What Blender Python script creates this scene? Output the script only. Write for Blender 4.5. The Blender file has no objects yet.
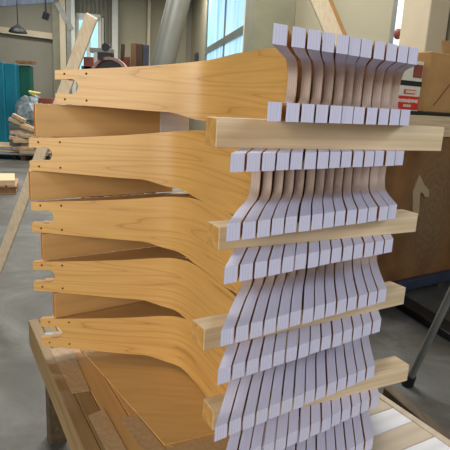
import bpy, bmesh, math, random
from mathutils import Vector, Matrix
random.seed(7)
col = bpy.context.scene.collection
EYE = 1.6
# ------------------------------------------------------------ camera model
F, TH, RO = 508.14, 0.2342, 0.0538
def ray(u, v):
    c, s = math.cos(RO), math.sin(RO); a, b = u-225, v-225
    x = c*a+s*b; y = -s*a+c*b
    return Vector((x, F*math.cos(TH)-y*math.sin(TH), -F*math.sin(TH)-y*math.cos(TH)))
def atz(u, v, z):                 # point of world height z seen there
    d = ray(u, v); k = (z-EYE)/d.z
    return Vector((d.x*k, d.y*k, z))
def aty(u, v, Y):                 # point at distance Y
    d = ray(u, v); k = Y/d.y
    return Vector((d.x*k, Y, EYE+d.z*k))
cam = bpy.data.cameras.new('camera'); co = bpy.data.objects.new('camera', cam); col.objects.link(co)
cam.sensor_width = 36; cam.lens = 36*F/450; cam.clip_end = 200; cam.clip_start = .05
fwd = Vector((0, math.cos(TH), -math.sin(TH)))
up0 = Vector((0, math.sin(TH), math.cos(TH))); rt0 = Vector((1, 0, 0))
c, s = math.cos(RO), math.sin(RO)
# the picture is turned clockwise by RO: the world's up leans right
rt = rt0*c + up0*s; up = up0*c - rt0*s
M = Matrix((rt, up, -fwd)).transposed().to_4x4(); M.translation = Vector((0, 0, EYE))
co.matrix_world = M
bpy.context.scene.camera = co

# ------------------------------------------------------------ helpers
def tag(o, label=None, cat=None, group=None, kind=None):
    if label: o['label'] = label
    if cat: o['category'] = cat
    if group: o['group'] = group
    if kind: o['kind'] = kind
    return o
def link(name, bm, mats, parent=None, smooth=None):
    me = bpy.data.meshes.new(name)
    bmesh.ops.recalc_face_normals(bm, faces=bm.faces)
    bm.to_mesh(me); bm.free()
    for m in (mats if isinstance(mats, (list, tuple)) else [mats]): me.materials.append(m)
    if smooth:
        for p in me.polygons: p.use_smooth = True
        me.set_sharp_from_angle(angle=math.radians(smooth))
    o = bpy.data.objects.new(name, me); col.objects.link(o)
    if parent: o.parent = parent
    return o
def empty(name, loc=(0, 0, 0), rz=0):
    o = bpy.data.objects.new(name, None); col.objects.link(o); o.location = loc; o.rotation_euler = (0, 0, rz)
    o.empty_display_size = .1
    return o
def hexa(bm, pts, mat=0):         # 8 corners: bottom ring 0-3, top ring 4-7
    v = [bm.verts.new(p) for p in pts]
    for f in ((3, 2, 1, 0), (4, 5, 6, 7), (0, 1, 5, 4), (1, 2, 6, 5), (2, 3, 7, 6), (3, 0, 4, 7)):
        bm.faces.new([v[i] for i in f]).material_index = mat
    return v
def box(bm, cx, cy, cz, dx, dy, dz, rot=None, bev=0, mat=0):
    b2 = bmesh.new()
    hexa(b2, [(-dx/2, -dy/2, -dz/2), (dx/2, -dy/2, -dz/2), (dx/2, dy/2, -dz/2), (-dx/2, dy/2, -dz/2),
              (-dx/2, -dy/2, dz/2), (dx/2, -dy/2, dz/2), (dx/2, dy/2, dz/2), (-dx/2, dy/2, dz/2)], mat)
    if bev: bmesh.ops.bevel(b2, geom=b2.edges[:], offset=bev, segments=1, affect='EDGES')
    T = Matrix.Translation((cx, cy, cz))
    if rot is not None: T = T @ rot.to_4x4()
    b2.transform(T); me = bpy.data.meshes.new('t'); b2.to_mesh(me); b2.free(); bm.from_mesh(me); bpy.data.meshes.remove(me)
def axes(d, upv=Vector((0, 0, 1))):
    z = d.normalized(); x = upv.cross(z)
    if x.length < 1e-4: x = Vector((1, 0, 0))
    x.normalize(); y = z.cross(x)
    return Matrix((x, y, z)).transposed()
def bar(bm, p, q, w, h, bev=0, upv=Vector((0, 0, 1)), mat=0):     # rectangular bar from p to q; w sideways, h upwards
    p, q = Vector(p), Vector(q); m = (p+q)/2
    box(bm, m.x, m.y, m.z, w, h, (q-p).length, axes(q-p, upv), bev, mat)
def tube(bm, pts, r, n=14, cap=True, mat=0):
    pts = [Vector(p) for p in pts]; rs = r if isinstance(r, (list, tuple)) else [r]*len(pts); rings = []
    for i, p in enumerate(pts):
        d = pts[min(i+1, len(pts)-1)]-pts[max(i-1, 0)]; A = axes(d, Vector((0, 1, .01)))
        rings.append([bm.verts.new(p+A @ Vector((rs[i]*math.cos(a), rs[i]*math.sin(a), 0))) for a in [2*math.pi*k/n for k in range(n)]])
    for a, b in zip(rings, rings[1:]):
        for k in range(n): bm.faces.new((a[k], a[(k+1) % n], b[(k+1) % n], b[k])).material_index = mat
    if cap: bm.faces.new(rings[0][::-1]).material_index = mat; bm.faces.new(rings[-1]).material_index = mat
def prism(bm, ring, off, mat=0):   # polygon (list of Vectors) pushed along off
    a = [bm.verts.new(p) for p in ring]; b = [bm.verts.new(Vector(p)+off) for p in ring]; n = len(ring)
    bm.faces.new(a[::-1]).material_index = mat; bm.faces.new(b).material_index = mat
    for i in range(n): bm.faces.new((a[i], a[(i+1) % n], b[(i+1) % n], b[i])).material_index = mat

# ------------------------------------------------------------ materials
def lin(c): return tuple(((x/255)/12.92 if x <= 10 else (((x/255)+.055)/1.055)**2.4) for x in c)+(1,)
def base(name, rough=.6, metal=0):
    m = bpy.data.materials.new(name); m.use_nodes = True; nt = m.node_tree
    b = nt.nodes['Principled BSDF']; b.inputs['Roughness'].default_value = rough; b.inputs['Metallic'].default_value = metal
    return m, nt, b
def N(nt, t, **kw):
    n = nt.nodes.new(t)
    for k, v in kw.items():
        if k in n.inputs: n.inputs[k].default_value = v
        else: setattr(n, k, v)
    return n
def ramp(nt, fac, stops):
    r = nt.nodes.new('ShaderNodeValToRGB'); nt.links.new(fac, r.inputs[0]); e = r.color_ramp.elements
    while len(e) < len(stops): e.new(.5)
    for el, (p, c) in zip(e, stops): el.position = p; el.color = lin(c)
    return r.outputs[0]
def coord(nt, scale, kind='Object', rot=(0, 0, 0)):
    t = N(nt, 'ShaderNodeTexCoord'); mp = N(nt, 'ShaderNodeMapping'); mp.inputs['Scale'].default_value = scale
    mp.inputs['Rotation'].default_value = rot
    nt.links.new(t.outputs[kind], mp.inputs[0]); return mp.outputs[0]
def noisy(name, c1, c2, scale=(5, 5, 5), ns=1, rough=.6, metal=0, detail=4, bump=0, lo=.3, hi=.7, rot=(0, 0, 0), kind='Object'):
    m, nt, b = base(name, rough, metal); v = coord(nt, scale, kind, rot)
    n = N(nt, 'ShaderNodeTexNoise', Scale=ns, Detail=detail); nt.links.new(v, n.inputs['Vector'])
    nt.links.new(ramp(nt, n.outputs[0], [(lo, c1), (hi, c2)]), b.inputs['Base Color'])
    if bump:
        bp = N(nt, 'ShaderNodeBump', Strength=bump, Distance=.01); nt.links.new(n.outputs[0], bp.inputs['Height']); nt.links.new(bp.outputs[0], b.inputs['Normal'])
    return m
def mat_veneer():
    m, nt, b = base('lacquered_veneer', .38); v = coord(nt, (1, 1, 1), 'UV')
    oi = N(nt, 'ShaderNodeObjectInfo'); ad = N(nt, 'ShaderNodeVectorMath', operation='ADD'); cm = N(nt, 'ShaderNodeCombineXYZ')
    mu = N(nt, 'ShaderNodeMath', operation='MULTIPLY'); mu.inputs[1].default_value = 7; nt.links.new(oi.outputs['Random'], mu.inputs[0])
    nt.links.new(mu.outputs[0], cm.inputs[0]); nt.links.new(mu.outputs[0], cm.inputs[1]); nt.links.new(v, ad.inputs[0]); nt.links.new(cm.outputs[0], ad.inputs[1])
    # cathedral grain: rings of a slowly drifting height, stretched along the length
    mp = N(nt, 'ShaderNodeMapping'); mp.inputs['Scale'].default_value = (.55, 10, 1); nt.links.new(ad.outputs[0], mp.inputs[0])
    n1 = N(nt, 'ShaderNodeTexNoise', Scale=1.0, Detail=1.5); nt.links.new(mp.outputs[0], n1.inputs['Vector'])
    k = N(nt, 'ShaderNodeMath', operation='MULTIPLY'); k.inputs[1].default_value = 13; nt.links.new(n1.outputs[0], k.inputs[0])
    fr = N(nt, 'ShaderNodeMath', operation='FRACT'); nt.links.new(k.outputs[0], fr.inputs[0])
    mp2 = N(nt, 'ShaderNodeMapping'); mp2.inputs['Scale'].default_value = (6, 190, 1); nt.links.new(ad.outputs[0], mp2.inputs[0])
    n2 = N(nt, 'ShaderNodeTexNoise', Scale=1.0, Detail=3); nt.links.new(mp2.outputs[0], n2.inputs['Vector'])
    c1 = ramp(nt, fr.outputs[0], [(0, (168, 118, 58)), (.09, (211, 162, 88)), (.6, (222, 175, 100)), (1, (206, 155, 82))])
    c2 = ramp(nt, n2.outputs[0], [(.3, (202, 152, 86)), (.7, (226, 182, 112))])
    mx = N(nt, 'ShaderNodeMix', data_type='RGBA'); mx.inputs[0].default_value = .35
    nt.links.new(c1, mx.inputs[6]); nt.links.new(c2, mx.inputs[7]); nt.links.new(mx.outputs[2], b.inputs['Base Color'])
    return m
def mat_plyedge():
    m, nt, b = base('plywood_edge_painted_daylight', .7); v = coord(nt, (1, 1, 1), 'UV')
    sp = N(nt, 'ShaderNodeSeparateXYZ'); nt.links.new(v, sp.inputs[0])
    k = N(nt, 'ShaderNodeMath', operation='MULTIPLY'); k.inputs[1].default_value = 4.5; nt.links.new(sp.outputs[0], k.inputs[0])
    fr = N(nt, 'ShaderNodeMath', operation='FRACT'); nt.links.new(k.outputs[0], fr.inputs[0])
    c1 = ramp(nt, fr.outputs[0], [(0, (164, 158, 172)), (.16, (204, 199, 214)), (.55, (213, 209, 226)), (1, (202, 196, 210))])  # bluish daylight on the head ends is put into these colours
    mp = N(nt, 'ShaderNodeMapping'); mp.inputs['Scale'].default_value = (25, 9, 1); nt.links.new(v, mp.inputs[0])
    n = N(nt, 'ShaderNodeTexNoise', Scale=1.0, Detail=3); nt.links.new(mp.outputs[0], n.inputs['Vector'])
    c2 = ramp(nt, n.outputs[0], [(.3, (198, 190, 204)), (.7, (222, 219, 236))])
    mx = N(nt, 'ShaderNodeMix', data_type='RGBA'); mx.inputs[0].default_value = .6
    nt.links.new(c1, mx.inputs[6]); nt.links.new(c2, mx.inputs[7])
    # past the bend the painted daylight blue gives way to plain tan edge
    rg = N(nt, 'ShaderNodeMapRange'); rg.inputs[1].default_value = .36; rg.inputs[2].default_value = .44; nt.links.new(sp.outputs[1], rg.inputs[0])
    c3 = ramp(nt, fr.outputs[0], [(0, (150, 104, 56)), (.2, (196, 150, 92)), (1, (206, 162, 102))])
    # deep in the fork the plies turn browner
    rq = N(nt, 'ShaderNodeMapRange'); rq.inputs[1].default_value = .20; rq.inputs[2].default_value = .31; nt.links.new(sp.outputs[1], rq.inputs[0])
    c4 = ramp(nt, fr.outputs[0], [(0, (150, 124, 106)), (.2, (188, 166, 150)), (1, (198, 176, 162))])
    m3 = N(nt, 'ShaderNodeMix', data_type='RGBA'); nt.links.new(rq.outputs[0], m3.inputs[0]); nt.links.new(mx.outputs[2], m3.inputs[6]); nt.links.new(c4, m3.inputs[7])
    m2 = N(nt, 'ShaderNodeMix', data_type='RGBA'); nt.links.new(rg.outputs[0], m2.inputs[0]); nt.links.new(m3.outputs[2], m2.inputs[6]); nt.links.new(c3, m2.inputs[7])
    nt.links.new(m2.outputs[2], b.inputs['Base Color'])
    return m
def wood(name, c1, c2, axis='x', rough=.6, f=60, lo=.3, hi=.7):
    s = {'x': (2, f, f), 'y': (f, 2, f), 'z': (f, f, 2)}[axis]
    return noisy(name, c1, c2, s, 1, rough, lo=lo, hi=hi)
VEN, EDG = mat_veneer(), mat_plyedge()
M_ = dict(
    spacer=wood('planed_pine', (196, 168, 128), (222, 198, 160), 'x'),
    spacer_end=noisy('pine_end_grain', (188, 138, 72), (214, 166, 96), (60, 60, 60)),
    board=wood('birch_board', (198, 154, 96), (218, 176, 116), 'x', .32, 25),
    board_end=noisy('board_end_grain', (190, 110, 40), (210, 135, 55), (50, 50, 50)),
    hardboard=noisy('hardboard', (208, 168, 106), (222, 184, 122), (4, 40, 4), rough=.5),
    plank_a=wood('weathered_plank', (136, 110, 74), (164, 136, 92), 'y', f=40),
    plank_b=wood('orange_plank', (196, 152, 92), (216, 174, 112), 'y', f=40),
    plank_c=wood('ochre_plank', (190, 150, 96), (208, 168, 112), 'y', f=40),
    strip=noisy('worn_veneer_strip', (176, 148, 112), (196, 170, 134), (60, 60, 60), detail=6),
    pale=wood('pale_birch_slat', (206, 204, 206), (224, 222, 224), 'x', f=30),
    tan=wood('tan_slat', (176, 160, 138), (196, 180, 156), 'x', f=30),
    stick=wood('pine_stick', (222, 200, 164), (238, 222, 192), 'z'),
    rail=wood('dark_timber', (74, 60, 44), (110, 92, 68), 'y', f=30),
    floor=None, wall=noisy('beige_metal_cladding', (140, 136, 122), (150, 146, 132), (.6, .6, .6), rough=.7),
    wallr=noisy('cream_metal_cladding', (158, 151, 128), (168, 160, 136), (.5, .5, .5), rough=.7),
    ceil=noisy('dark_steel_deck', (70, 78, 92), (96, 106, 124), (1, 8, 1), rough=.6),
    white=noisy('white_paint', (206, 204, 194), (216, 214, 204), (4, 4, 4)),
    cream=noisy('cream_paint', (198, 184, 156), (208, 194, 166), (2, 2, 2)),
    olive=noisy('olive_grey_paint', (120, 118, 98), (134, 132, 110), (3, 3, 3)),
    grey=noisy('grey_steel', (120, 122, 116), (140, 142, 136), (3, 3, 3), rough=.45, metal=.2),
    duct=noisy('galvanised_duct', (112, 113, 107), (130, 131, 124), (2, 2, 2), rough=.4, metal=.3),
    black=noisy('black_paint', (16, 17, 20), (28, 29, 34), (20, 20, 20), rough=.5),
    navy=noisy('blue_black_steel', (48, 54, 72), (62, 70, 90), (10, 10, 10), rough=.5),
    teal=noisy('teal_sheeting', (8, 98, 122), (20, 124, 146), (3, 3, 1.2), rough=.5),
    green=noisy('green_sheeting', (6, 72, 62), (14, 92, 78), (3, 3, 1.2), rough=.5),
    kraft=noisy('brown_cardboard', (176, 132, 80), (190, 146, 92), (6, 6, 6), rough=.8),
    label=noisy('cream_label', (214, 206, 186), (226, 218, 200), (30, 30, 30)),
    red=noisy('red_print', (196, 40, 30), (210, 50, 38), (30, 30, 30)),
    rust=noisy('red_brown_paint', (120, 60, 44), (146, 78, 58), (10, 10, 10)),
    darkwood=wood('dark_board', (62, 44, 32), (92, 66, 46), 'z', f=20),
    brownwood=wood('brown_board', (120, 84, 50), (146, 104, 66), 'z', f=20),
    scrap=noisy('pine_offcut', (176, 150, 122), (206, 182, 154), (12, 12, 12)),
    film=noisy('grey_plastic_film', (120, 138, 146), (168, 184, 190), (14, 14, 14), rough=.3, detail=6),
    yellow=noisy('yellow_paper', (196, 182, 70), (210, 196, 90), (10, 10, 10)),
    sheet=noisy('pale_blue_sheet', (150, 160, 170), (176, 184, 192), (6, 6, 6)),
    palletwood=wood('pallet_timber', (150, 110, 72), (180, 138, 94), 'x', f=20),
    copper=noisy('pink_beige_guard', (168, 130, 116), (186, 150, 134), (5, 5, 5)),
)
def mat_floor():
    m, nt, b = base('polished_concrete', .38); v = coord(nt, (.9, .9, .9))
    n = N(nt, 'ShaderNodeTexNoise', Scale=1.2, Detail=8, Roughness=.65, Distortion=1.0); nt.links.new(v, n.inputs['Vector'])
    nt.links.new(ramp(nt, n.outputs[0], [(.3, (60, 58, 51)), (.5, (86, 84, 77)), (.72, (120, 120, 116))]), b.inputs['Base Color'])
    n2 = N(nt, 'ShaderNodeTexNoise', Scale=7, Detail=5); nt.links.new(v, n2.inputs['Vector'])
    rr = N(nt, 'ShaderNodeMapRange'); rr.inputs[3].default_value = .42; rr.inputs[4].default_value = .62
    nt.links.new(n2.outputs[0], rr.inputs[0]); nt.links.new(rr.outputs[0], b.inputs['Roughness'])
    return m
M_['floor'] = mat_floor()
def mat_panel():                   # rusty brown panel with rings of scratches round the cut-out
    m, nt, b = base('scratched_brown_panel', .55)
    t = N(nt, 'ShaderNodeTexCoord'); mp = N(nt, 'ShaderNodeMapping'); nt.links.new(t.outputs['Object'], mp.inputs[0])
    mp.inputs['Location'].default_value = (.5, 0, 0); mp.inputs['Scale'].default_value = (1.25, 0, .8)
    w = N(nt, 'ShaderNodeTexWave', wave_type='RINGS', rings_direction='SPHERICAL', Scale=5, Distortion=9, Detail=5); w.inputs['Detail Scale'].default_value = 2.5
    nt.links.new(mp.outputs[0], w.inputs['Vector'])
    n = N(nt, 'ShaderNodeTexNoise', Scale=3, Detail=6); nt.links.new(t.outputs['Object'], n.inputs['Vector'])
    c1 = ramp(nt, w.outputs[0], [(0, (128, 98, 66)), (1, (142, 114, 80))]); c2 = ramp(nt, n.outputs[0], [(.3, (98, 60, 28)), (.7, (150, 104, 60))])
    ln = N(nt, 'ShaderNodeVectorMath', operation='LENGTH'); nt.links.new(mp.outputs[0], ln.inputs[0])
    rg = N(nt, 'ShaderNodeMapRange'); rg.inputs[1].default_value = .15; rg.inputs[2].default_value = .6; nt.links.new(ln.outputs['Value'], rg.inputs[0])
    mx = N(nt, 'ShaderNodeMix', data_type='RGBA'); nt.links.new(rg.outputs[0], mx.inputs[0])
    nt.links.new(c1, mx.inputs[6]); nt.links.new(c2, mx.inputs[7]); nt.links.new(mx.outputs[2], b.inputs['Base Color'])
    return m
M_['panel'] = mat_panel()
def mat_sky(name, c, e, stripes=0):   # daylight behind frosted glazing
    m, nt, b = base(name, .2)
    b.inputs['Base Color'].default_value = lin(c); b.inputs['Emission Color'].default_value = lin(c); b.inputs['Emission Strength'].default_value = e
    if stripes:
        v = coord(nt, (stripes, stripes, .3)); n = N(nt, 'ShaderNodeTexNoise', Scale=1, Detail=2); nt.links.new(v, n.inputs['Vector'])
        cc = ramp(nt, n.outputs[0], [(.35, (120, 190, 226)), (.65, (206, 236, 250))])
        nt.links.new(cc, b.inputs['Emission Color'])
    return m
M_['glass'] = mat_sky('daylit_striped_glazing', (160, 210, 235), .8, 3)
M_['glass2'] = mat_sky('daylit_glazing', (150, 215, 235), .9)
M_['glass3'] = mat_sky('bright_glazing', (225, 232, 235), .9)

# ------------------------------------------------------------ hall
KX, KS = 3.735, -.206             # right-hand wall: X = KX + KS*Y
wd = Vector((KS, 1, 0)).normalized(); wn = Vector((-wd.y, wd.x, 0))   # along the wall, and into the room
def onwall(u, v, off=0):          # point of the right wall under a pixel, moved into the room
    d = ray(u, v); k = (KX-off*math.hypot(1, KS))/(d.x-KS*d.y)
    return Vector((d.x*k, d.y*k, EYE+d.z*k))
corner = Vector((KX+KS*30, 30, 0)); bd = -Vector((wd.y, -wd.x, 0)).normalized()   # back wall runs left from the corner
if bd.x > 0: bd = -bd
bn = Vector((0, 0, 0))-wd                                                      # back wall normal, into the room
def onback(u, v, off=0):
    d = ray(u, v); P0 = corner+bn*off; k = (P0.x*wd.x+P0.y*wd.y)/(d.x*wd.x+d.y*wd.y)
    return Vector((d.x*k, d.y*k, EYE+d.z*k))
CEIL = EYE+5.6
bm = bmesh.new(); box(bm, -4, 14, -.05, 44, 50, .1); tag(link('floor', bm, M_['floor']), kind='structure')
bm = bmesh.new(); box(bm, -4, 14, CEIL+.1, 44, 50, .2); tag(link('ceiling', bm, M_['ceil']), kind='structure')
def quadwall(name, A, B, z0, z1, out, m):
    bm = bmesh.new(); A, B = Vector((A.x, A.y, 0)), Vector((B.x, B.y, 0)); o = out*.2
    hexa(bm, [A+Vector((0, 0, z0)), B+Vector((0, 0, z0)), B+o+Vector((0, 0, z0)), A+o+Vector((0, 0, z0)),
              A+Vector((0, 0, z1)), B+Vector((0, 0, z1)), B+o+Vector((0, 0, z1)), A+o+Vector((0, 0, z1))])
    return tag(link(name, bm, m), kind='structure')
A = Vector((KX+KS*(-4), -4, 0))
quadwall('wall_right', corner, A, 0, CEIL, -wn, M_['wallr'])
quadwall('wall_back', corner, corner+bd*22, 0, CEIL, -bn, M_['wall'])
quadwall('wall_left', corner+bd*22, corner+bd*22-wd*34, 0, CEIL, bd, M_['wall'])

def window(name, pts, off_dir, glass, frame, bars_v=0, fw=.12, bars_h=()):
    # pts: lower-left, lower-right, upper-right, upper-left on the wall face
    a, b_, c_, d_ = pts; root = empty(name, (a+b_)/2); tag(root, kind='structure')
    inv = root.matrix_world.inverted() if 0 else Matrix.Translation(-root.location)
    bm = bmesh.new(); prism(bm, [inv @ p for p in pts], off_dir*.02); link('window_glass', bm, glass, root)
    bm = bmesh.new()
    for p, q in ((a, b_), (b_, c_), (c_, d_), (d_, a)): bar(bm, inv @ (p+off_dir*.04), inv @ (q+off_dir*.04), fw, fw, upv=off_dir)
    for i in range(bars_v):
        t = (i+1)/(bars_v+1); bar(bm, inv @ (a.lerp(b_, t)+off_dir*.04), inv @ (d_.lerp(c_, t)+off_dir*.04), fw*.7, fw*.7, upv=off_dir)
    for t in bars_h: bar(bm, inv @ (a.lerp(d_, t)+off_dir*.04), inv @ (b_.lerp(c_, t)+off_dir*.04), fw*2.4, fw*1.2, upv=off_dir)
    link('window_frame', bm, frame, root)
def wallrect(fn, uL, uR, z0, z1, off):
    L, R = fn(uL, 80, off), fn(uR, 80, off)
    return [Vector((L.x, L.y, z0)), Vector((R.x, R.y, z0)), Vector((R.x, R.y, z1)), Vector((L.x, L.y, z1))]
zs = onwall(226, 41, .02).z
window('window_1', wallrect(onwall, 206, 250, zs-1.0, CEIL-.1, .02), wn, M_['glass'], M_['grey'], 1, .10, ((1.0/(CEIL-.1-zs+1.0)),))
window('window_2', wallrect(onback, 77, 101, EYE-1.0, onback(95, 18).z, .05), bn, M_['glass2'], M_['white'], 1, .3)
window('window_3', wallrect(onwall, 389, 404, EYE+.3, CEIL-.6, .02), wn, M_['glass3'], M_['grey'], 0, .05)
# ceiling lines and steelwork
def post(name, fn, u, w, d, m, off, z0=0.0, z1=None, lab=None):
    p = fn(u, 80, off); bm = bmesh.new(); dirv = wn if fn is onwall else bn
    z1 = z1 or CEIL
    bar(bm, (p.x, p.y, z0), (p.x, p.y, z1), w, d, .01, upv=dirv if 1 else None)
    o = link(name, bm, m); tag(o, kind='structure'); return o
post('trim_1', onwall, 253, .9, .5, M_['white'], .25)
post('trim_2', onwall, 265, 1.0, .9, M_['olive'], .45)
post('trim_3', onwall, 416, .62, .25, M_['cream'], .15)
post('trim_4', onback, 115, .32, .3, M_['white'], .3)
post('trim_5', onback, 74, .2, .2, M_['white'], .6)
post('trim_6', onback, 58, .42, .3, M_['olive'], .4)
post('trim_7', onback, 64, .3, .3, M_['cream'], .5)
post('trim_8', onback, 70, .26, .3, M_['grey'], .5)
post('trim_9', onback, 148, .16, .2, M_['cream'], .3)
bm = bmesh.new(); bar(bm, onback(-30, 26, .15), onback(56, 37, .15), .3, .3); tag(link('trim_10', bm, M_['cream']), kind='structure')
bm = bmesh.new(); bar(bm, onback(57, 3, .6), onback(72, 30, .6), .25, .25); tag(link('trim_11', bm, M_['grey']), kind='structure')
# panelled cream cladding on the back wall between the posts
bm = bmesh.new(); r4 = wallrect(onback, 118, 185, .02, CEIL-.05, .06); prism(bm, r4, -bn*.05); tag(link('trim_12', bm, M_['wallr']), kind='structure')
bm = bmesh.new()
for k in range(9):
    p = onback(82+k*4, 60, .22); bar(bm, (p.x, p.y, onback(95, 18).z+.25 if k < 5 else EYE-.5), (p.x, p.y, CEIL-.1), .05, .05)
tag(link('trim_13', bm, M_['olive']), kind='structure')

# ------------------------------------------------------------ curved plywood sides
W = Vector((math.sin(.9438), math.cos(.9438), 0))          # the way each row runs back
ctrl = [(-.004, .95), (.004, 1.0), (.0305, 1.168), (.052, 1.28), (.0635, 1.36), (.045, 1.43), (.015, 1.492), (-.035, 1.59),
        (-.09, 1.70), (-.135, 1.772), (-.185, 1.818), (-.25, 1.836), (-.35, 1.840), (-.5, 1.846), (-.728, 1.856), (-.8, 1.858)]
def catmull(P, n):
    out = []
    for i in range(1, len(P)-2):
        p0, p1, p2, p3 = [Vector(x+(0,)) for x in P[i-1:i+3]]
        for k in range(n):
            t = k/n; out.append(.5*((2*p1)+(-p0+p2)*t+(2*p0-5*p1+4*p2-p3)*t*t+(-p0+3*p1-3*p2+p3)*t**3))
    out.append(Vector(P[-2]+(0,))); return out
path = catmull(ctrl, 12); cum = [0]
for a_, b_ in zip(path, path[1:]): cum.append(cum[-1]+(b_-a_).length)
LEN = cum[-1]
def at_s(s):
    s = max(0, min(LEN, s))
    for i in range(len(cum)-1):
        if cum[i+1] >= s: break
    t = (s-cum[i])/(cum[i+1]-cum[i]); p = path[i].lerp(path[i+1], t)
    a_ = path[max(i-2, 0)]; b_ = path[min(i+3, len(path)-1)]; d = (b_-a_).normalized()
    return p, d
def smooth(t): t = max(0, min(1, t)); return t*t*(3-2*t)
def lerp_tab(tab, s):
    for (s0, v0), (s1, v1) in zip(tab, tab[1:]):
        if s <= s1: return v0+(v1-v0)*smooth((s-s0)/(s1-s0)) if s1 > s0 else v1
    return tab[-1][1]
def s_of_x(x):                     # arc length where the arm passes X
    for i in range(len(path)-1, 0, -1):
        if path[i].x >= x and path[i].y > 1.5: return cum[i]
    return LEN
HH, BH = .179, .037
topt = [(0, 0), (.36, 0), (.52, .006), (s_of_x(-.08), .006), (s_of_x(-.12), .002), (s_of_x(-.20), -.011), (s_of_x(-.30), -.024), (s_of_x(-.39), -.035), (s_of_x(-.55), -.050), (LEN, -.066)]
bott = [(0, -HH), (.30, -HH), (.44, -.222), (s_of_x(-.0), -.2282), (s_of_x(-.10), -.2282), (s_of_x(-.20), -.212), (s_of_x(-.33), -.190), (LEN, -.182)]
def ztop(s):
    if s < s_of_x(-.12): return lerp_tab(topt, s)
    for (s0, v0), (s1, v1) in zip(topt, topt[1:]):
        if s <= s1: return v0+(v1-v0)*(s-s0)/(s1-s0)
    return topt[-1][1]
def zbot(s): return lerp_tab(bott, s)
RN, TN = .335, .085                # depth of the head notch and of the tip notch
TH_ = .0245
def hn_hi(s):                      # underside of the upper prong
    t = max(0, (s-(RN-.11))/.11); z = -BH-.043*(1-math.sqrt(max(0, 1-t*t))); 
    return z
def hn_lo(s):                      # top of the lower prong
    t = max(0, (s-(RN-.07))/.07); z = -HH+BH+.034*(1-math.sqrt(max(0, 1-t*t)))
    return z
def tip_c(s): return (ztop(s)+zbot(s))/2+.002
def plate_mesh():
    ss = sorted(set([0, .03, .036, .054, .06]+[i*RN/13 for i in range(14)]+[RN-.012, RN-.004]+[RN+(LEN-TN-RN)*i/46 for i in range(47)]
                    + [LEN-TN+TN*k/9 for k in range(10)]+[LEN-TN+.004]))
    cols = []
    for s in ss:
        head = s <= RN+1e-6; tip = s >= LEN-TN-1e-6
        if head: z1, z2 = hn_lo(s), hn_hi(s)
        elif tip:
            d = (s-(LEN-TN)); r = .026; h = math.sqrt(max(0, r*r-(r-d)**2)) if d < r else r-.002*min(1, (d-r)/.02)
            c0 = tip_c(s); z1, z2 = c0-max(h, .004), c0+max(h, .004)
        else:
            t = (s-RN)/(LEN-TN-RN); a1, a2 = hn_lo(RN), hn_hi(RN); b1, b2 = tip_c(LEN-TN)-.004, tip_c(LEN-TN)+.004
            z1 = a1+(b1-a1)*t; z2 = a2+(b2-a2)*t
        cols.append((s, [zbot(s), z1, z2, ztop(s)]))
    bm = bmesh.new(); uv = bm.loops.layers.uv.new('UVMap')
    F_, B_ = [], []
    endv = W.normalized()
    for s, zs_ in cols:
        p, d = at_s(s); n = Vector((d.y, -d.x, 0))
        if n.dot(W) < 0: n = -n
        # both ends of the sheet are trimmed parallel to the row
        k = smooth(1-s/.2); off_sq = n*TH_; off_w = endv*(TH_/max(.3, endv.dot(n)))
        off = off_sq.lerp(off_w, k)
        F_.append([(bm.verts.new((p.x, p.y, z)), s, z) for z in zs_]); B_.append([(bm.verts.new((p.x+off.x, p.y+off.y, z)), s, z) for z in zs_])
    n = len(cols)
    def void(i, j):
        mid = (cols[i][0]+cols[i+1][0])/2
        return j == 1 and (mid < RN or mid > LEN-TN)
    def face(vs, uvs, mi):
        f = bm.faces.new([v[0] for v in vs]); f.material_index = mi
        for l, u in zip(f.loops, uvs): l[uv].uv = u
    for i in range(n-1):
        for j in range(3):
            if void(i, j): continue
            q = [F_[i][j], F_[i+1][j], F_[i+1][j+1], F_[i][j+1]]; face(q, [(a[1], a[2]) for a in q], 0)
            q = [B_[i][j], B_[i][j+1], B_[i+1][j+1], B_[i+1][j]]; face(q, [(a[1]+3, a[2]+1) for a in q], 0)
            # rims along the length
            for jj, cond in ((j, j == 0 or void(i, j-1)), (j+1, j == 2 or void(i, j+1))):
                if cond:
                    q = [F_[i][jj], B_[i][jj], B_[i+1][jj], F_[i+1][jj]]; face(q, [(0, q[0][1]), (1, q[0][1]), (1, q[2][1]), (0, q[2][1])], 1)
    for i in range(n):
        for j in range(3):
            l = i > 0 and not void(i-1, j); r = i < n-1 and not void(i, j)
            if l != r:
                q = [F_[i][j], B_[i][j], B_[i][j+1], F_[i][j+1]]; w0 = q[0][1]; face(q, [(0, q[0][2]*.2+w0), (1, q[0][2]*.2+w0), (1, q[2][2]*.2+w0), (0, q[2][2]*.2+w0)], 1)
    bmesh.ops.recalc_face_normals(bm, faces=bm.faces)
    me = bpy.data.meshes.new('bent_plywood_side'); bm.to_mesh(me); bm.free()
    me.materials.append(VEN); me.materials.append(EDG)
    # four bolt holes near the forked tip
    cb = bmesh.new()
    for ds, rel in ((.035, .84), (.035, .10), (.115, .83), (.115, .10)):
        s = LEN-ds; p, d = at_s(s); z = zbot(s)+(ztop(s)-zbot(s))*(rel+.04); nn = Vector((d.y, -d.x, 0))
        tube(cb, [Vector((p.x, p.y, z))-nn*.06, Vector((p.x, p.y, z))+nn*.06], .0042, 12)
    bmesh.ops.recalc_face_normals(cb, faces=cb.faces)
    cm = bpy.data.meshes.new('c'); cb.to_mesh(cm); cb.free(); cm.materials.append(M_['darkwood'])
    cut = bpy.data.objects.new('c', cm); o = bpy.data.objects.new('p', me); col.objects.link(o); col.objects.link(cut)
    md = o.modifiers.new('b', 'BOOLEAN'); md.object = cut; md.operation = 'DIFFERENCE'; md.solver = 'EXACT'
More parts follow.
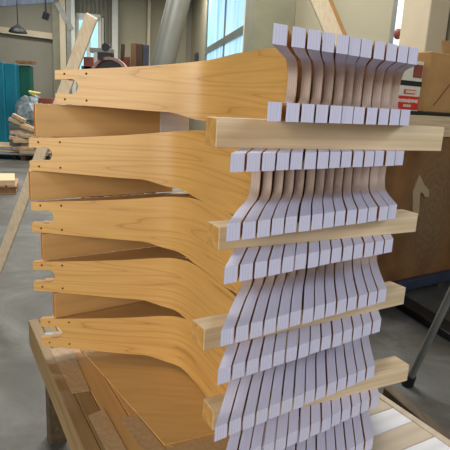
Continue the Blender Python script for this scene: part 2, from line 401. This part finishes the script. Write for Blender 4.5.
    dg = bpy.context.evaluated_depsgraph_get(); out = bpy.data.meshes.new_from_object(o.evaluated_get(dg)); out.name = 'bent_plywood_side'
    bpy.data.objects.remove(o); bpy.data.objects.remove(cut)
    for p in out.polygons: p.use_smooth = True
    out.set_sharp_from_angle(angle=math.radians(28))
    return out
PM = plate_mesh()
EYEZ = EYE
ordn = ['nearest', 'second', 'third', 'fourth', 'fifth', 'sixth', 'seventh', 'eighth', 'ninth', 'tenth', 'eleventh', 'twelfth', 'thirteenth', 'fourteenth']
px1 = [270, 289.5, 305.5, 321, 335, 348, 360, 373, 386, 397, 408]
t1 = [(1/(930-p)-1/660)/(1/(930-418)-1/660)*.4528 for p in px1]
layers = [(EYE+.1503, .066, .004, t1), (EYE-.0943, 0, 0, None), (EYE-.3286, .0, 0, None), (EYE-.5629, -.002, 0, None), (EYE-.7972, .02, .0, None)]
lname = ['top layer', 'second layer down', 'third layer down', 'fourth layer down', 'bottom layer']
for li, (zt, dx, dy, ts) in enumerate(layers):
    if ts is None: ts = [k*.04 for k in range(14)]
    for k, t in enumerate(ts):
        o = bpy.data.objects.new('bent_plywood_side', PM); col.objects.link(o)
        j = random.uniform(-.0018, .0018) if 0 < k else 0
        o.location = (dx+W.x*t-j*W.y*.5, dy+W.y*t+j*W.x*2, zt)
        if li == 0: o.rotation_euler = (0, 0, -.03); o.location.x -= .03; o.location.y += .002
        which = 'yellow face in full view' if k == 0 else ('last at the right end' if k == len(ts)-1 else ordn[k]+' from the yellow front')
        tag(o, 'curved plywood side with forked ends, %s, %s' % (which, lname[li]), 'chair side', 'curved plywood sides in the '+lname[li])

# ------------------------------------------------------------ spacers under the heads and boards under the tips
NB = Vector((-W.y, W.x, 0))        # from the row's front line away from the camera
def beam(name, p, L, d, h, ma, mb, lab, cat, grp, dirv=None):
    # p: near lower corner on the camera side; runs along W
    dirv = dirv or W; root_rot = math.atan2(dirv.y, dirv.x); bm = bmesh.new()
    hexa(bm, [(0, 0, 0), (L, 0, 0), (L, d, 0), (0, d, 0), (0, 0, h), (L, 0, h), (L, d, h), (0, d, h)])
    bmesh.ops.bevel(bm, geom=bm.edges[:], offset=.0015, segments=1, affect='EDGES')
    for f in bm.faces: f.material_index = 1 if abs(f.normal.x) > .9 else 0
    bm.normal_update()
    for f in bm.faces: f.material_index = 1 if abs(f.normal.x) > .9 else 0
    o = link(name, bm, [ma, mb]); o.location = p; o.rotation_euler = (0, 0, root_rot); return tag(o, lab, cat, grp)
g = 'wooden spacers under the forked heads'
P0_ = Vector((.004, 1.0, 0))
sp = [(.035, .105, .687, -.02, EYE-.0943, .064, 'pale pine spacer batten just under the top layer, topmost of the four'),
      (.058, .108, .685, .02, EYE-.3286, .0545, 'pine spacer batten under the second layer, second from the top'),
      (.018, .09, .71, .042, EYE-.5629, .0545, 'pine spacer batten under the third layer, third from the top'),
      (.062, .10, .712, -.006, EYE-.7972, .0545, 'pine spacer batten under the fourth layer, lowest sticking out at right'),
      (.03, .10, .62, .03, EYE-1.0315, .0545, 'pine spacer batten under the bottom layer, resting on the bench top')]
for t0, b0, t1_, b1, z, h, lab in sp:
    p = P0_+W*t0+NB*b0; q = P0_+W*t1_+NB*b1; p.z = q.z = z
    beam('spacer_batten', p, (q-p).length, .062, h, M_['spacer'], M_['spacer_end'], lab, 'batten', g, q-p)
g = 'boards on edge between the arms'
bd_ = [(37, 138, EYE-.1515, .1165, .635, 'topmost board on edge between the arms, wide end lit at left'),
       (32, 204, EYE-.386, .107, .599, 'second board down on edge between the arms'),
       (44, 265, EYE-.618, .1045, .58, 'third board down on edge between the arms'),
       (56, 322, EYE-.8515, .1035, .58, 'lowest board on edge with a bright orange end')]
for u, v, z, h, L, lab in bd_:
    p = atz(u, v, z); p = Vector((p.x, p.y, z)) if 0 else Vector((aty(u, v, 1.85).x, 1.842, z))
    o = beam('edge_board', p, L, .024, h, M_['board'], M_['board_end'], lab, 'board', g)
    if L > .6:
        bm = bmesh.new(); box(bm, L-.065, .012, h/2, .14, .026, h-.002, None, .001); link('painted_daylit_end', bm, M_['pale'], o)['label'] = 'pale end of the board, daylight painted in'  # pale sleeve over the far end; daylight falling there is put into its colour

# ------------------------------------------------------------ bench
TZ = EYE-1.0325
T0 = atz(28, 320, TZ); T1 = atz(84, 450, TZ)
e1 = (T1-T0).normalized(); e2 = Vector((-e1.y, e1.x, 0)); e2 = e2 if e2.x > 0 else -e2
def tp(a, b, z=0): return T0+e1*a+e2*b+Vector((0, 0, z))
bench = empty('packing_bench', tp(.9, .5)-Vector((0, 0, TZ)), 0)
tag(bench, 'low wooden bench of mixed planks carrying the whole stack', 'bench')
def slab(name, a0, a1, b0, b1, z0, z1, m, parent, lab=None, bev=.002):
    o0 = parent.location if parent else Vector((0, 0, 0)); bm = bmesh.new()
    rot = Matrix((e2, -e1, Vector((0, 0, 1)))).transposed()
    c_ = tp((a0+a1)/2, (b0+b1)/2, (z0+z1)/2)
    o = None; box(bm, 0, 0, 0, abs(b1-b0), abs(a1-a0), z1-z0, None, bev)
    o = link(name, bm, m); o.location = c_-o0; o.rotation_euler = (0, 0, math.atan2(e2.y, e2.x))
    if parent: o.parent = parent
    if lab: o['label'] = lab
    return o
WD = 1.075
pl = [(0, .045, 'plank_a'), (.047, .10, 'plank_a'), (.102, .175, 'plank_c'), (.177, .25, 'plank_b'), (.252, .33, 'plank_c'), (.332, .42, 'plank_b'), (.422, .62, 'plank_c')]
for b0, b1, m in pl: slab('plank', 0, 1.75, b0, b1, -.018, 0, M_[m], bench)
k = 0; a = 0
while a < 1.75:
    slab('slat', a, a+.088, .622, WD-.03, -.018, 0, M_['pale' if k % 2 == 0 else 'tan'], bench, 'pale slat' if k % 2 == 0 else 'tan slat'); a += .09; k += 1
slab('edge_strip', 0, 1.75, WD-.028, WD, -.02, .001, M_['tan'], bench)
slab('side_rail', 0, 1.75, .002, .04, -.13, -.019, M_['plank_a'], bench)
slab('side_rail', 0, 1.75, WD-.05, WD-.01, -.13, -.021, M_['rail'], bench)
slab('cross_rail', .02, .07, .045, WD-.06, -.13, -.019, M_['rail'], bench)
slab('cross_rail', 1.65, 1.70, .045, WD-.06, -.13, -.019, M_['rail'], bench)
for a_ in (.1, 1.55):
    for b_ in (.05, WD-.14): slab('leg', a_, a_+.08, b_, b_+.08, -TZ, -.13, M_['rail'], bench)
def lay(name, px, h, m, lab, cat, grp=None, z=TZ+.0008):
    ring = [atz(u, v, z) for u, v in px]; cc = sum(ring, Vector())/len(ring)
    bm = bmesh.new(); prism(bm, [p-cc for p in ring], Vector((0, 0, h)))
    o = link(name, bm, m); o.location = cc; return tag(o, lab, cat, grp)
g = 'worn veneer strips on the bench'
lay('veneer_strip', [(50, 349), (71, 347), (90, 391), (72, 394)], .0012, M_['strip'], 'worn greyish veneer strip on the bench under the lowest forked tip', 'strip', g)
lay('veneer_strip', [(88, 416), (104, 409), (132, 460), (113, 464)], .0012, M_['strip'], 'worn greyish veneer strip in the bottom left, left one of the pair', 'strip', g)
lay('veneer_strip', [(119, 419), (136, 414), (170, 455), (150, 460)], .0012, M_['strip'], 'worn greyish veneer strip in the bottom left, right one of the pair', 'strip', g)
# hardboard sheet under the bend
def sheet(name, a0, a1, b0, b1, z0, z1, m, lab, cat):
    o = slab(name, a0, a1, b0, b1, z0, z1, m, None, bev=.001); return tag(o, lab, cat)
A0 = atz(166, 446, TZ); pa = (A0-T0).dot(e1); pb = (A0-T0).dot(e2)
hb = [atz(80, 349, TZ), atz(165, 446, TZ), atz(222, 431, TZ), atz(215, 349, TZ)]
lay('hardboard_sheet', [(80, 349), (165, 446), (236, 428), (196, 349)], .004, M_['hardboard'], 'smooth golden brown hardboard sheet on the bench under the bend', 'sheet')
lay('paper_strip', [(166, 449), (222, 434), (240, 446), (190, 470)], .001, M_['strip'], 'pale strip along the front edge of the hardboard sheet', 'strip')

# pale sheet lying flat at the far left corner of the bench
lay('grey_card', [(44, 333), (64, 331), (70, 341), (52, 343)], .001, M_['film'], 'small grey card showing through the fork of the lowest tip', 'card')

# ------------------------------------------------------------ leaning stick
bm = bmesh.new(); p = aty(92, 16, 2.75); q = atz(-16, 306, 0.03)
L = (p-q).length
rootq = q.copy(); bar(bm, (0, 0, 0), p-q, .062, .03, .003, upv=Vector((0, 1, .3)))
o = link('pine_stick', bm, M_['stick']); o.location = q; tag(o, 'long pale pine stick leaning up behind the forked tips', 'stick')

# ------------------------------------------------------------ right: brown crate, carton, tin
PB = Vector((math.sin(1.0), math.cos(1.0), 0)); PN = Vector((-PB.y, PB.x, 0))
p0 = aty(360, 292, 4.0); p0.z = 0
def pr(name, x0, x1, y0, y1, z0, z1, m, parent=None, lab=None, cat=None, bev=.004, grp=None):
    bm = bmesh.new(); box(bm, 0, 0, 0, x1-x0, y1-y0, z1-z0, None, bev)
    o = link(name, bm, m); loc = Vector(((x0+x1)/2, (y0+y1)/2, (z0+z1)/2))
    if parent: o.parent = parent; o.location = loc
    else:
        R = Matrix.Rotation(math.atan2(PB.y, PB.x), 3, 'Z'); o.location = p0+R @ loc; o.rotation_euler = (0, 0, math.atan2(PB.y, PB.x))
    if lab: o['label'] = lab
    if cat: o['category'] = cat
    return o
PT = aty(410, 136, 4.25).z; PL = aty(410, 281, 4.25).z
crate = empty('brown_crate', p0, math.atan2(PB.y, PB.x)); tag(crate, 'large rusty brown crate with scratched side behind the stack at right', 'crate')
# side panel with a keyhole-like cut-out piece
pr('side_panel', 0, 2.4, 0, .03, PL, PT, M_['panel'], crate)
pr('top_beam', -.05, 2.4, -.02, .12, PT, PT+.17, M_['spacer'], crate, 'pale timber top beam')
pr('lid', -.05, 2.4, .0, .62, PT+.17, PT+.20, M_['black'], crate, 'lid edge coloured black for the dark gap')  # black colour stands for the shaded gap above the beam
pr('bottom_beam', -.1, 2.4, -.05, .05, PL-.09, PL, M_['navy'], crate, 'dark blue bottom beam')
pr('back_panel', 0, 2.4, .57, .60, PL, PT+.17, M_['darkwood'], crate)
pr('base', 0, 2.4, .03, .57, PL, PL+.03, M_['darkwood'], crate)
for x in (-.0, 1.1, 2.3): pr('foot', x, x+.08, .02, .5, 0, PL-.09, M_['rail'], crate)
pr('end_panel', -.03, 0, 0, .6, PL, PT, M_['darkwood'], crate)
# plywood key hung on the panel
def on_panel(u, v, off):           # local x,z on the crate's front plane
    d = ray(u, v); n = PN; P0 = p0-PN*off; k = (P0.x*n.x+P0.y*n.y)/(d.x*n.x+d.y*n.y); P = Vector((d.x*k, d.y*k, EYE+d.z*k))
    return ((P-p0).dot(PB), P.z)
key = [(413, 214), (413, 192), (416, 184), (420, 175), (424, 184), (429, 190), (429, 197), (425, 197), (422, 192), (420, 194), (419, 216)]
ring = [on_panel(u, v, .015) for u, v in key]; cx = sum(r[0] for r in ring)/len(ring); cz = sum(r[1] for r in ring)/len(ring)
bm = bmesh.new(); prism(bm, [Vector((x-cx, 0, z-cz)) for x, z in ring], Vector((0, .014, 0)))
o = link('hooked_offcut', bm, M_['strip']); o.location = p0+PB*cx-PN*.015+Vector((0, 0, cz)); o.rotation_euler = (0, 0, math.atan2(PB.y, PB.x))
tag(o, 'pale hook-shaped plywood offcut fixed to the brown crate side', 'offcut')

ZT = PT+.20
def front_of(u, v, off=0): return on_panel(u, v, off)
x0, z0 = front_of(424, 107, -.08); x1, z1 = front_of(430, 51, -.08)
cart = empty('cardboard_carton', p0+PB*x0+PN*.08+Vector((0, 0, ZT)), math.atan2(PB.y, PB.x)); tag(cart, 'plain brown cardboard carton on the crate at the right edge', 'carton')
HZ = z1-ZT
bm = bmesh.new(); box(bm, .45, .22, HZ/2, .9, .44, HZ, None, .006); link('carton_body', bm, M_['kraft'], cart)
bm = bmesh.new(); bar(bm, (.12, -.004, HZ*.12), (.30, -.004, HZ*.5), .006, .004, upv=Vector((0, 1, 0))); link('flap_edge', bm, M_['rust'], cart)
bm = bmesh.new(); box(bm, .45, .06, HZ+.05, .5, .012, .13, Matrix.Rotation(-.25, 3, 'X'), .002); link('flap', bm, M_['kraft'], cart)
# small labelled carton
xa, za = front_of(394, 106, .0); xb, zb = front_of(424.5, 62, .0)
tin = empty('labelled_carton', p0+PB*xa+Vector((0, 0, ZT)), math.atan2(PB.y, PB.x)); tag(tin, 'small cream carton with a red printed band, left of the brown carton', 'carton')
tw, thh = xb-xa, zb-ZT
bm = bmesh.new(); box(bm, tw/2, .036, thh/2, tw, .07, thh, None, .004); link('carton_body', bm, M_['label'], tin)
bm = bmesh.new(); box(bm, tw/2, -.001, thh*.16, tw*.96, .004, thh*.27); link('red_band', bm, M_['red'], tin)['label'] = 'red printed band'
bm = bmesh.new(); box(bm, tw/2, -.001, thh*.55, tw, .004, thh*.10); link('black_band', bm, M_['black'], tin)['label'] = 'black band'
bm = bmesh.new(); box(bm, tw*.78, -.001, thh*.80, tw*.36, .004, thh*.26); link('brown_picture', bm, M_['rust'], tin)['label'] = 'brown printed picture'
bm = bmesh.new(); box(bm, tw*.55, -.001, thh*.38, tw*.46, .004, thh*.09); link('red_logo', bm, M_['red'], tin)['label'] = 'small red logo bar'
bm = bmesh.new(); r2 = random.Random(3); x = tw*.08
while x < tw*.9:
    w_ = r2.uniform(.006, .016); box(bm, x+w_/2, -.0045, thh*.20, w_, .003, thh*r2.uniform(.05, .08)); x += w_+.005
link('lettering', bm, M_['label'], tin)['label'] = 'blurred white lettering'; bm = bmesh.new(); x = tw*.35
while x < tw*.65:
    w_ = r2.uniform(.006, .012); box(bm, x+w_/2, -.0045, thh*.10, w_, .003, thh*.05); x += w_+.005
link('lettering', bm, M_['label'], tin)['label'] = 'blurred white lettering'; bm = bmesh.new(); x = tw*.38
while x < tw*.74:
    w_ = r2.uniform(.006, .012); box(bm, x+w_/2, -.0045, thh*.38, w_, .003, thh*.05); x += w_+.004
link('lettering', bm, M_['label'], tin)['label'] = 'blurred white lettering'

# steel leg with rubber foot, floor rail, timber beside the bench
q = atz(407, 385, .0); p = aty(468, 258, 2.5)
leg = empty('steel_prop', q); tag(leg, 'slanting grey steel prop with a black rubber foot at right', 'prop')
d = (p-q); bm = bmesh.new(); tube(bm, [d*.02, d], .021, 16); link('pole', bm, M_['grey'], leg, 40)
bm = bmesh.new(); tube(bm, [Vector((0, 0, .002)), d*.085], [.036, .03], 16); link('rubber_foot', bm, M_['black'], leg, 40)
bm = bmesh.new(); a_, b_ = atz(392, 296, .03), atz(470, 344, .03); bar(bm, Vector((0, 0, 0)), b_-a_, .16, .06, .005)
o = link('floor_rail', bm, M_['black']); o.location = a_; tag(o, 'black steel rail lying across the floor at right', 'rail')
zz_ = TZ-.16
a_, b_ = atz(388, 386, zz_), atz(474, 459, zz_); bm = bmesh.new(); bar(bm, Vector((0, 0, 0)), b_-a_, .05, .09, .004)
o = link('trestle_timber', bm, M_['rail']); o.location = a_-Vector((0, 0, .045)); tr_root = o; tag(o, 'brown timber trestle beam running beside the bench at lower right', 'trestle')
dd = b_-a_
for t in (.12, .9):
    bm = bmesh.new(); box(bm, 0, 0, -(zz_-.09)/2, .045, .045, zz_-.09, None, .003)
    o2 = link('leg', bm, M_['rail'], tr_root); o2.location = dd*t+Vector((0, 0, -.045))

# ------------------------------------------------------------ left floor: pallet, sheets, scrap crate
pp = atz(-14, 190, 0); pal = empty('wooden_pallet', pp, .35); tag(pal, 'small wooden pallet on the concrete at the left edge', 'pallet')
for i in range(3):
    bm = bmesh.new(); box(bm, 0, -.36+i*.36, .06, .95, .09, .1, None, .004); link('bearer', bm, M_['brownwood'], pal)
for i in range(6):
    bm = bmesh.new(); box(bm, -.42+i*.168, 0, .121, .14, .84, .02, None, .002); link('deck_board', bm, M_['palletwood'], pal)
bm = bmesh.new(); box(bm, 0, 0, .012, .95, .84, 0.02); link('bottom_board', bm, M_['palletwood'], pal)
bm = bmesh.new(); box(bm, 0, 0, 0, .9, .78, .09, None, .004); o = link('board_stack', bm, M_['spacer']); o.location = pp+Vector((0, 0, .178)); o.rotation_euler = (0, 0, .4)
tag(o, 'flat pale panel lying on the small pallet', 'panel')
# flat sheets on the floor farther back
g = 'pale sheets on low bearers at far left'
for i in range(4):
    c_ = atz(12+i*2, 158-i*1, 0); bm = bmesh.new(); box(bm, 0, 0, 0, 2.3-.2*i, 1.1, .035, Matrix.Rotation(.1*i, 3, 'Z'), .003)
    o = link('flat_sheet', bm, M_['sheet'] if i % 2 == 0 else M_['spacer']); base_ = atz(8, 157, 0); o.location = base_+Vector((.1*i, .05*i, .12+i*.05+.03))
    tag(o, ['pale blue sheet, lowest of the flat pile at far left', 'tan sheet, second from the bottom of the flat pile', 'pale blue sheet, third up in the flat pile', 'tan sheet on top of the flat pile at far left'][i], 'sheet', g)
bt = atz(8, 157, 0)
for i in range(2):
    bm = bmesh.new(); box(bm, 0, 0, .056, .12, 1.1, .11, None, .004); o = link('bearer_block', bm, M_['darkwood']); o.location = bt+Vector((-.8+1.4*i, 0, 0))
    tag(o, ['dark bearer under the left end of the flat pile', 'dark bearer under the right end of the flat pile'][i], 'bearer')
# scrap heap in a wire bin
sc = atz(36, 158, 0); bin_ = empty('scrap_bin', sc); tag(bin_, 'grey bin wrapped in film heaped with wood offcuts at left', 'bin')
bm = bmesh.new(); Wb, Hb = .95, 1.05
for (x, y, dx_, dy_) in ((-Wb/2, 0, .03, .8), (Wb/2, 0, .03, .8), (0, -.4, Wb, .03), (0, .4, Wb, .03)): box(bm, x, y, .12+Hb*.35, dx_, dy_, Hb*.7)
box(bm, 0, 0, .13, Wb, .8, .03); link('bin_body', bm, M_['grey'], bin_)
for x in (-.4, .4):
    for y in (-.33, .33): bm = bmesh.new(); box(bm, x, y, .058, .1, .1, .115); link('foot', bm, M_['darkwood'], bin_)
bm = bmesh.new(); bmesh.ops.create_icosphere(bm, subdivisions=4, radius=1)
rr = random.Random(5)
from mathutils import noise
for v in bm.verts:
    n_ = noise.noise(v.co*3.1)*.18+noise.noise(v.co*8)*.08; v.co = v.co*(1+n_); v.co.x *= .44; v.co.y *= .34; v.co.z *= .42
o = link('film_wrap', bm, M_['film'], None, 30); o.location = sc+Vector((-.02, 0, 1.12)); tag(o, 'crumpled grey plastic film bundle on top of the scrap bin', 'film')
scn = 0
spots = [(22, 124, 26, 1), (20, 132, 18, -.3), (30, 135, 20, .2), (26, 141, 24, -.1), (17, 139, 14, .6), (36, 130, 16, -.5), (32, 146, 22, .1), (22, 148, 18, -.2), (38, 140, 16, .3), (28, 128, 14, .8), (40, 148, 18, 0), (19, 118, 14, 1.1), (30, 152, 20, -.1), (24, 136, 16, .1)]
for i, (u, v, lpx, an) in enumerate(spots):
    Yd = sc.y-.62-.02*(i % 5); P = aty(u, v, Yd); ln = lpx/508*Yd*1.0
    bm = bmesh.new(); box(bm, 0, 0, 0, ln, .10, .085, Matrix.Rotation(an*.35, 3, 'Y'), .004)
    o = link('wood_offcut', bm, M_['scrap'] if i % 3 else M_['strip']); o.location = P; o.rotation_euler = (0, 0, rr.uniform(-.3, .3))
    tag(o, 'short pale wood offcut piled against the film-wrapped scrap bin at left', 'offcut', 'wood offcuts by the scrap bin')
P = aty(47, 101, sc.y-.1); bm = bmesh.new(); box(bm, 0, 0, 0, .36, .2, .14, None, .006); o = link('red_brown_block', bm, M_['rust']); o.location = P; tag(o, 'red-brown block on top of the film bundle beside the forked tip', 'block')
P = aty(33, 93, sc.y-.2); bm = bmesh.new(); prism(bm, [Vector((-.12, 0, .04)), Vector((.16, 0, .0)), Vector((.03, 0, -.05)), Vector((-.08, 0, -.02))], Vector((0, .12, .02)))
o = link('yellow_paper', bm, M_['yellow']); o.location = P; tag(o, 'crumpled yellow paper scrap on the film bundle', 'paper')
# teal and green sheeting at far left
g = 'tall wrapped sheets at far left'
def tall(u0, u1, vt, vb, Y, m, lab, d=.25, nm='wrapped_sheet'):
    a_, b_, t_ = aty(u0, vb, Y), aty(u1, vb, Y), aty((u0+u1)/2, vt, Y); w_ = b_.x-a_.x
    bm = bmesh.new(); h = t_.z; box(bm, 0, 0, h/2, w_, d, h, None, .02); o = link(nm, bm, m); o.location = ((a_.x+b_.x)/2, Y, 0)
    return tag(o, lab, 'wrapped sheet', g)
tall(-25, 8, 62, 135, 15.0, M_['teal'], 'leftmost bright teal wrapped sheet at the left edge')
tall(9, 20, 64, 135, 15.1, M_['teal'], 'narrow teal wrapped sheet between the bright teal and green ones')
tall(23, 34, 66, 135, 15.4, M_['green'], 'dark green wrapped sheet, rightmost of the wrapped sheets')
bm = bmesh.new(); P = aty(12, 60, 15.05); box(bm, 0, 0, 0, .5, .25, .07); o = link('flat_carton', bm, M_['brownwood'])
P = aty(26, 62.5, 15.3); o.location = P; tag(o, 'flat brown carton lying on top of the green sheet', 'carton')

# pendant lamp
P = aty(18, 30, 12); lampo = empty('pendant_lamp', P); tag(lampo, 'black dome pendant lamp hanging at upper left', 'lamp')
bm = bmesh.new(); tube(bm, [(0, 0, -.06), (0, 0, -.02), (0, 0, .04), (0, 0, .09), (0, 0, .12)], [.2, .19, .14, .05, .03], 24); link('lamp_shade', bm, M_['black'], lampo, 40)
bm = bmesh.new(); tube(bm, [(0, 0, .12), (0, 0, CEIL-P.z)], .012, 8); link('cable', bm, M_['black'], lampo)
P = aty(46, 16, 12); sp_ = empty('ceiling_speaker', P); tag(sp_, 'small black box hanging near the posts at upper left', 'box')
bm = bmesh.new(); box(bm, 0, 0, 0, .12, .12, .16, Matrix.Rotation(.3, 3, 'Y'), .01); link('housing', bm, M_['black'], sp_)
bm = bmesh.new(); tube(bm, [(0, 0, .08), (0, 0, CEIL-P.z)], .02, 8); link('bracket', bm, M_['black'], sp_)

# big slanting duct
a_, b_ = aty(184, -22, 9.5), aty(156, 95, 9.0); bm = bmesh.new(); dv = b_-a_; dv2 = dv*(a_.z/(a_.z-b_.z)); 
a2 = a_-dv*.02
duct = empty('exhaust_duct', (a_+dv2)*1.0); tag(duct, 'thick grey slanting duct rising behind the top arm', 'duct')
top = a_-dv*((CEIL-.12-a_.z)/(a_.z-b_.z))
tube(bm, [Vector((0, 0, 0)), top-(a_+dv2)], .20, 24); link('pipe', bm, M_['duct'], duct, 40)
for t in (.2, .8): bm = bmesh.new(); pm = (top-(a_+dv2))*t; tube(bm, [pm, pm+(top-(a_+dv2)).normalized()*.05], .212, 24); link('collar', bm, M_['grey'], duct, 40)
# blue notice on the wall
c_ = onwall(197, 59, .03); bm = bmesh.new(); box(bm, 0, 0, 0, .9, .06, .55, Matrix.Rotation(math.atan2(wd.y, wd.x), 3, 'Z'), .01)
o = link('wall_cabinet', bm, M_['navy']); o.location = c_+wn*.05; tag(o, 'small dark blue cabinet on the wall left of the window', 'cabinet')

# woodworking machine behind the top arm
m0 = aty(108, 66, 6.5); m0.z = 0
mc = empty('band_saw', m0); tag(mc, 'dark machine with a round guard showing above the top arm', 'machine')
zt = aty(108, 60, 6.5).z
bm = bmesh.new(); box(bm, 0, .1, .45, .6, .5, .9, None, .01); link('cabinet', bm, M_['navy'], mc)
bm = bmesh.new(); box(bm, 0, .1, .92, .9, .7, .04, None, .004); link('machine_table', bm, M_['grey'], mc)
wc = Vector((.03, 0, aty(110, 77, 6.5).z)); bm = bmesh.new(); nseg = 28
Rw, rw = .235, .2
for i in range(nseg):
    a1, a2 = 2*math.pi*i/nseg, 2*math.pi*(i+1)/nseg
    P_ = [wc+Vector((r*math.cos(a), -.06, r*math.sin(a))) for r, a in ((rw, a1), (Rw, a1), (Rw, a2), (rw, a2))]
    prism(bm, P_, Vector((0, .14, 0)))
bmesh.ops.remove_doubles(bm, verts=bm.verts, dist=1e-5); link('wheel_guard', bm, M_['copper'], mc, 40)
bm = bmesh.new(); tube(bm, [wc+Vector((0, .0, 0)), wc+Vector((0, .06, 0))], .198, 32); link('wheel', bm, M_['black'], mc, 40)
bm = bmesh.new(); box(bm, .03, .12, (.94+wc.z)/2, .16, .1, wc.z-.94, None, .01); link('column', bm, M_['navy'], mc)
def mbox(nm, u0, u1, v0, v1, m, Y=6.6, d=.15, z0=None):
    a_, b_ = aty(u0, (v0+v1)/2, Y), aty(u1, (v0+v1)/2, Y); zt_, zb_ = aty((u0+u1)/2, v0, Y).z, aty((u0+u1)/2, v1, Y).z
    bm = bmesh.new(); box(bm, (a_.x+b_.x)/2-m0.x, Y-m0.y+.05, (zt_+zb_)/2, b_.x-a_.x, d, zt_-zb_, None, .006); return link(nm, bm, m, mc)
mbox('motor_housing', 98, 112, 52, 62, M_['black']); mbox('top_arm', 90, 112, 48, 53, M_['grey']); mbox('gearbox', 84, 94, 57, 70, M_['rust'])
mbox('pillar', 82, 92, 66, 110, M_['navy'])
mbox('upright', 94, 98, 52, 72, M_['white'])
kc = aty(106, 47.5, 6.6); bm = bmesh.new(); tube(bm, [kc-m0+Vector((0, -.03, 0)), kc-m0+Vector((0, .1, 0))], [.05, .05], 20); link('hand_wheel', bm, M_['black'], mc, 40)
# rack of boards behind the arm
rk0 = aty(134, 66, 7.5); rk0.z = 0
rack = empty('board_rack', rk0); tag(rack, 'dark rack holding upright boards behind the top arm', 'rack')
bm = bmesh.new(); box(bm, 0, 0, .5, .62, .5, .06, None, .004); box(bm, 0, .24, .9, .62, .04, 1.0, None, .004)
for x in (-.28, .28):
    for y in (-.2, .2): box(bm, x, y, .25, .05, .05, .5)
link('rack_frame', bm, M_['navy'], rack)
for i, (u0, u1, v0, m, tl, lab) in enumerate([(119, 123, 44, 'darkwood', .10, 'thin dark board, leftmost in the rack behind the top arm'), (124, 131, 57, 'rust', -.05, 'short red-brown board low in the rack'),
                                         (130, 136, 43, 'brownwood', .04, 'brown board in the middle of the rack'), (136, 143, 44, 'darkwood', 0, 'tall dark board right of the brown one in the rack'), (143, 149, 45, 'navy', 0, 'blue-black panel at the right end of the rack')]):
    Y = 7.42; a_, b_, t_ = aty(u0, 60, Y), aty(u1, 60, Y), aty((u0+u1)/2, v0, Y); h = t_.z-.532
    bm = bmesh.new(); box(bm, 0, 0, h/2, b_.x-a_.x-.008, .05, h, Matrix.Rotation(tl*.3, 3, 'Y'), .003)
    o = link('rack_board', bm, M_[m]); o.location = ((a_.x+b_.x)/2, Y, .532); tag(o, lab, 'board', 'boards in the rack')

# leaning timber pair by the right wall
a_, b_ = onwall(312, -12, .25), onwall(352, 70, .6)
for i, (du, m, lab, w_) in enumerate([(0, 'stick', 'pale leaning timber before the cream wall above the forked heads', .2), (9.5, 'kraft', 'brown leaning timber just right of the pale one', .08)]):
    a_, b_ = aty(313+du, -14, 7.0), aty(334+du, 36, 6.84)
    dv = b_-a_; foot = a_+dv*((a_.z-.02)/(a_.z-b_.z)); bm = bmesh.new(); bar(bm, Vector((0, 0, 0)), a_-foot, w_, .06, .004, upv=Vector((0, 1, 0)))
    o = link('leaning_timber', bm, M_[m]); o.location = foot; tag(o, lab, 'timber', 'leaning timbers at the cream wall')
c_ = onwall(398, 34, .1); bm = bmesh.new(); bmesh.ops.create_uvsphere(bm, u_segments=14, v_segments=10, radius=.055)
for v in bm.verts: v.co.z *= 1.3
o = link('window_knob', bm, M_['rust'], None, 60); o.location = c_; tag(o, 'red-brown knob at the foot of the narrow bright window', 'knob')
# overhead duct tray at the top left
a_, b_ = aty(-40, 3, 11), aty(45, -2, 14); bm = bmesh.new(); bar(bm, Vector((0, 0, 0)), b_-a_, .5, .22, .01)
o = link('cable_tray', bm, M_['ceil']); o.location = a_; tag(o, 'blue-grey cable tray hanging under the ceiling at upper left', 'cable tray')

# ------------------------------------------------------------ light
def area(name, loc, target, size, sy, power, colr):
    l = bpy.data.lights.new(name, 'AREA'); l.shape = 'RECTANGLE'; l.size = size; l.size_y = sy; l.energy = power; l.color = colr
    o = bpy.data.objects.new(name, l); col.objects.link(o); o.location = loc
    d = Vector(target)-Vector(loc); o.rotation_euler = d.to_track_quat('-Z', 'Y').to_euler(); return o
area('daylight_key_right', (3.9, -.9, 3.9), (.1, 1.3, 1.2), 2.2, 2.0, 215, (.72, .83, 1.0))  # unseen cool key for the daylight from upper right; no gate stands there
area('warm_fill_left', (-2.6, -2.6, 2.3), (-.3, 1.6, 1.0), 2.6, 2.2, 160, (1.0, .95, .87))  # unseen warm fill added to light the yellow faces and under the arms
for x, y in ((-1, 6), (-5, 10), (-1.5, 13), (-6, 19), (-2, 24), (-9, 24), (.6, 9)):
    area('ceiling_fill', (x, y, CEIL-.12), (x, y, 0), 3.0, 1.0, 290, (1.0, .97, .9))  # unseen overhead fills added to brighten the far walls and posts
w = bpy.data.worlds.new('world'); bpy.context.scene.world = w; w.use_nodes = True
bg = w.node_tree.nodes['Background']; bg.inputs[0].default_value = (.82, .9, 1, 1); bg.inputs[1].default_value = .45
sc_ = bpy.context.scene; sc_.view_settings.view_transform = 'Standard'; sc_.view_settings.look = 'None'; sc_.view_settings.exposure = .1; sc_.view_settings.gamma = 1
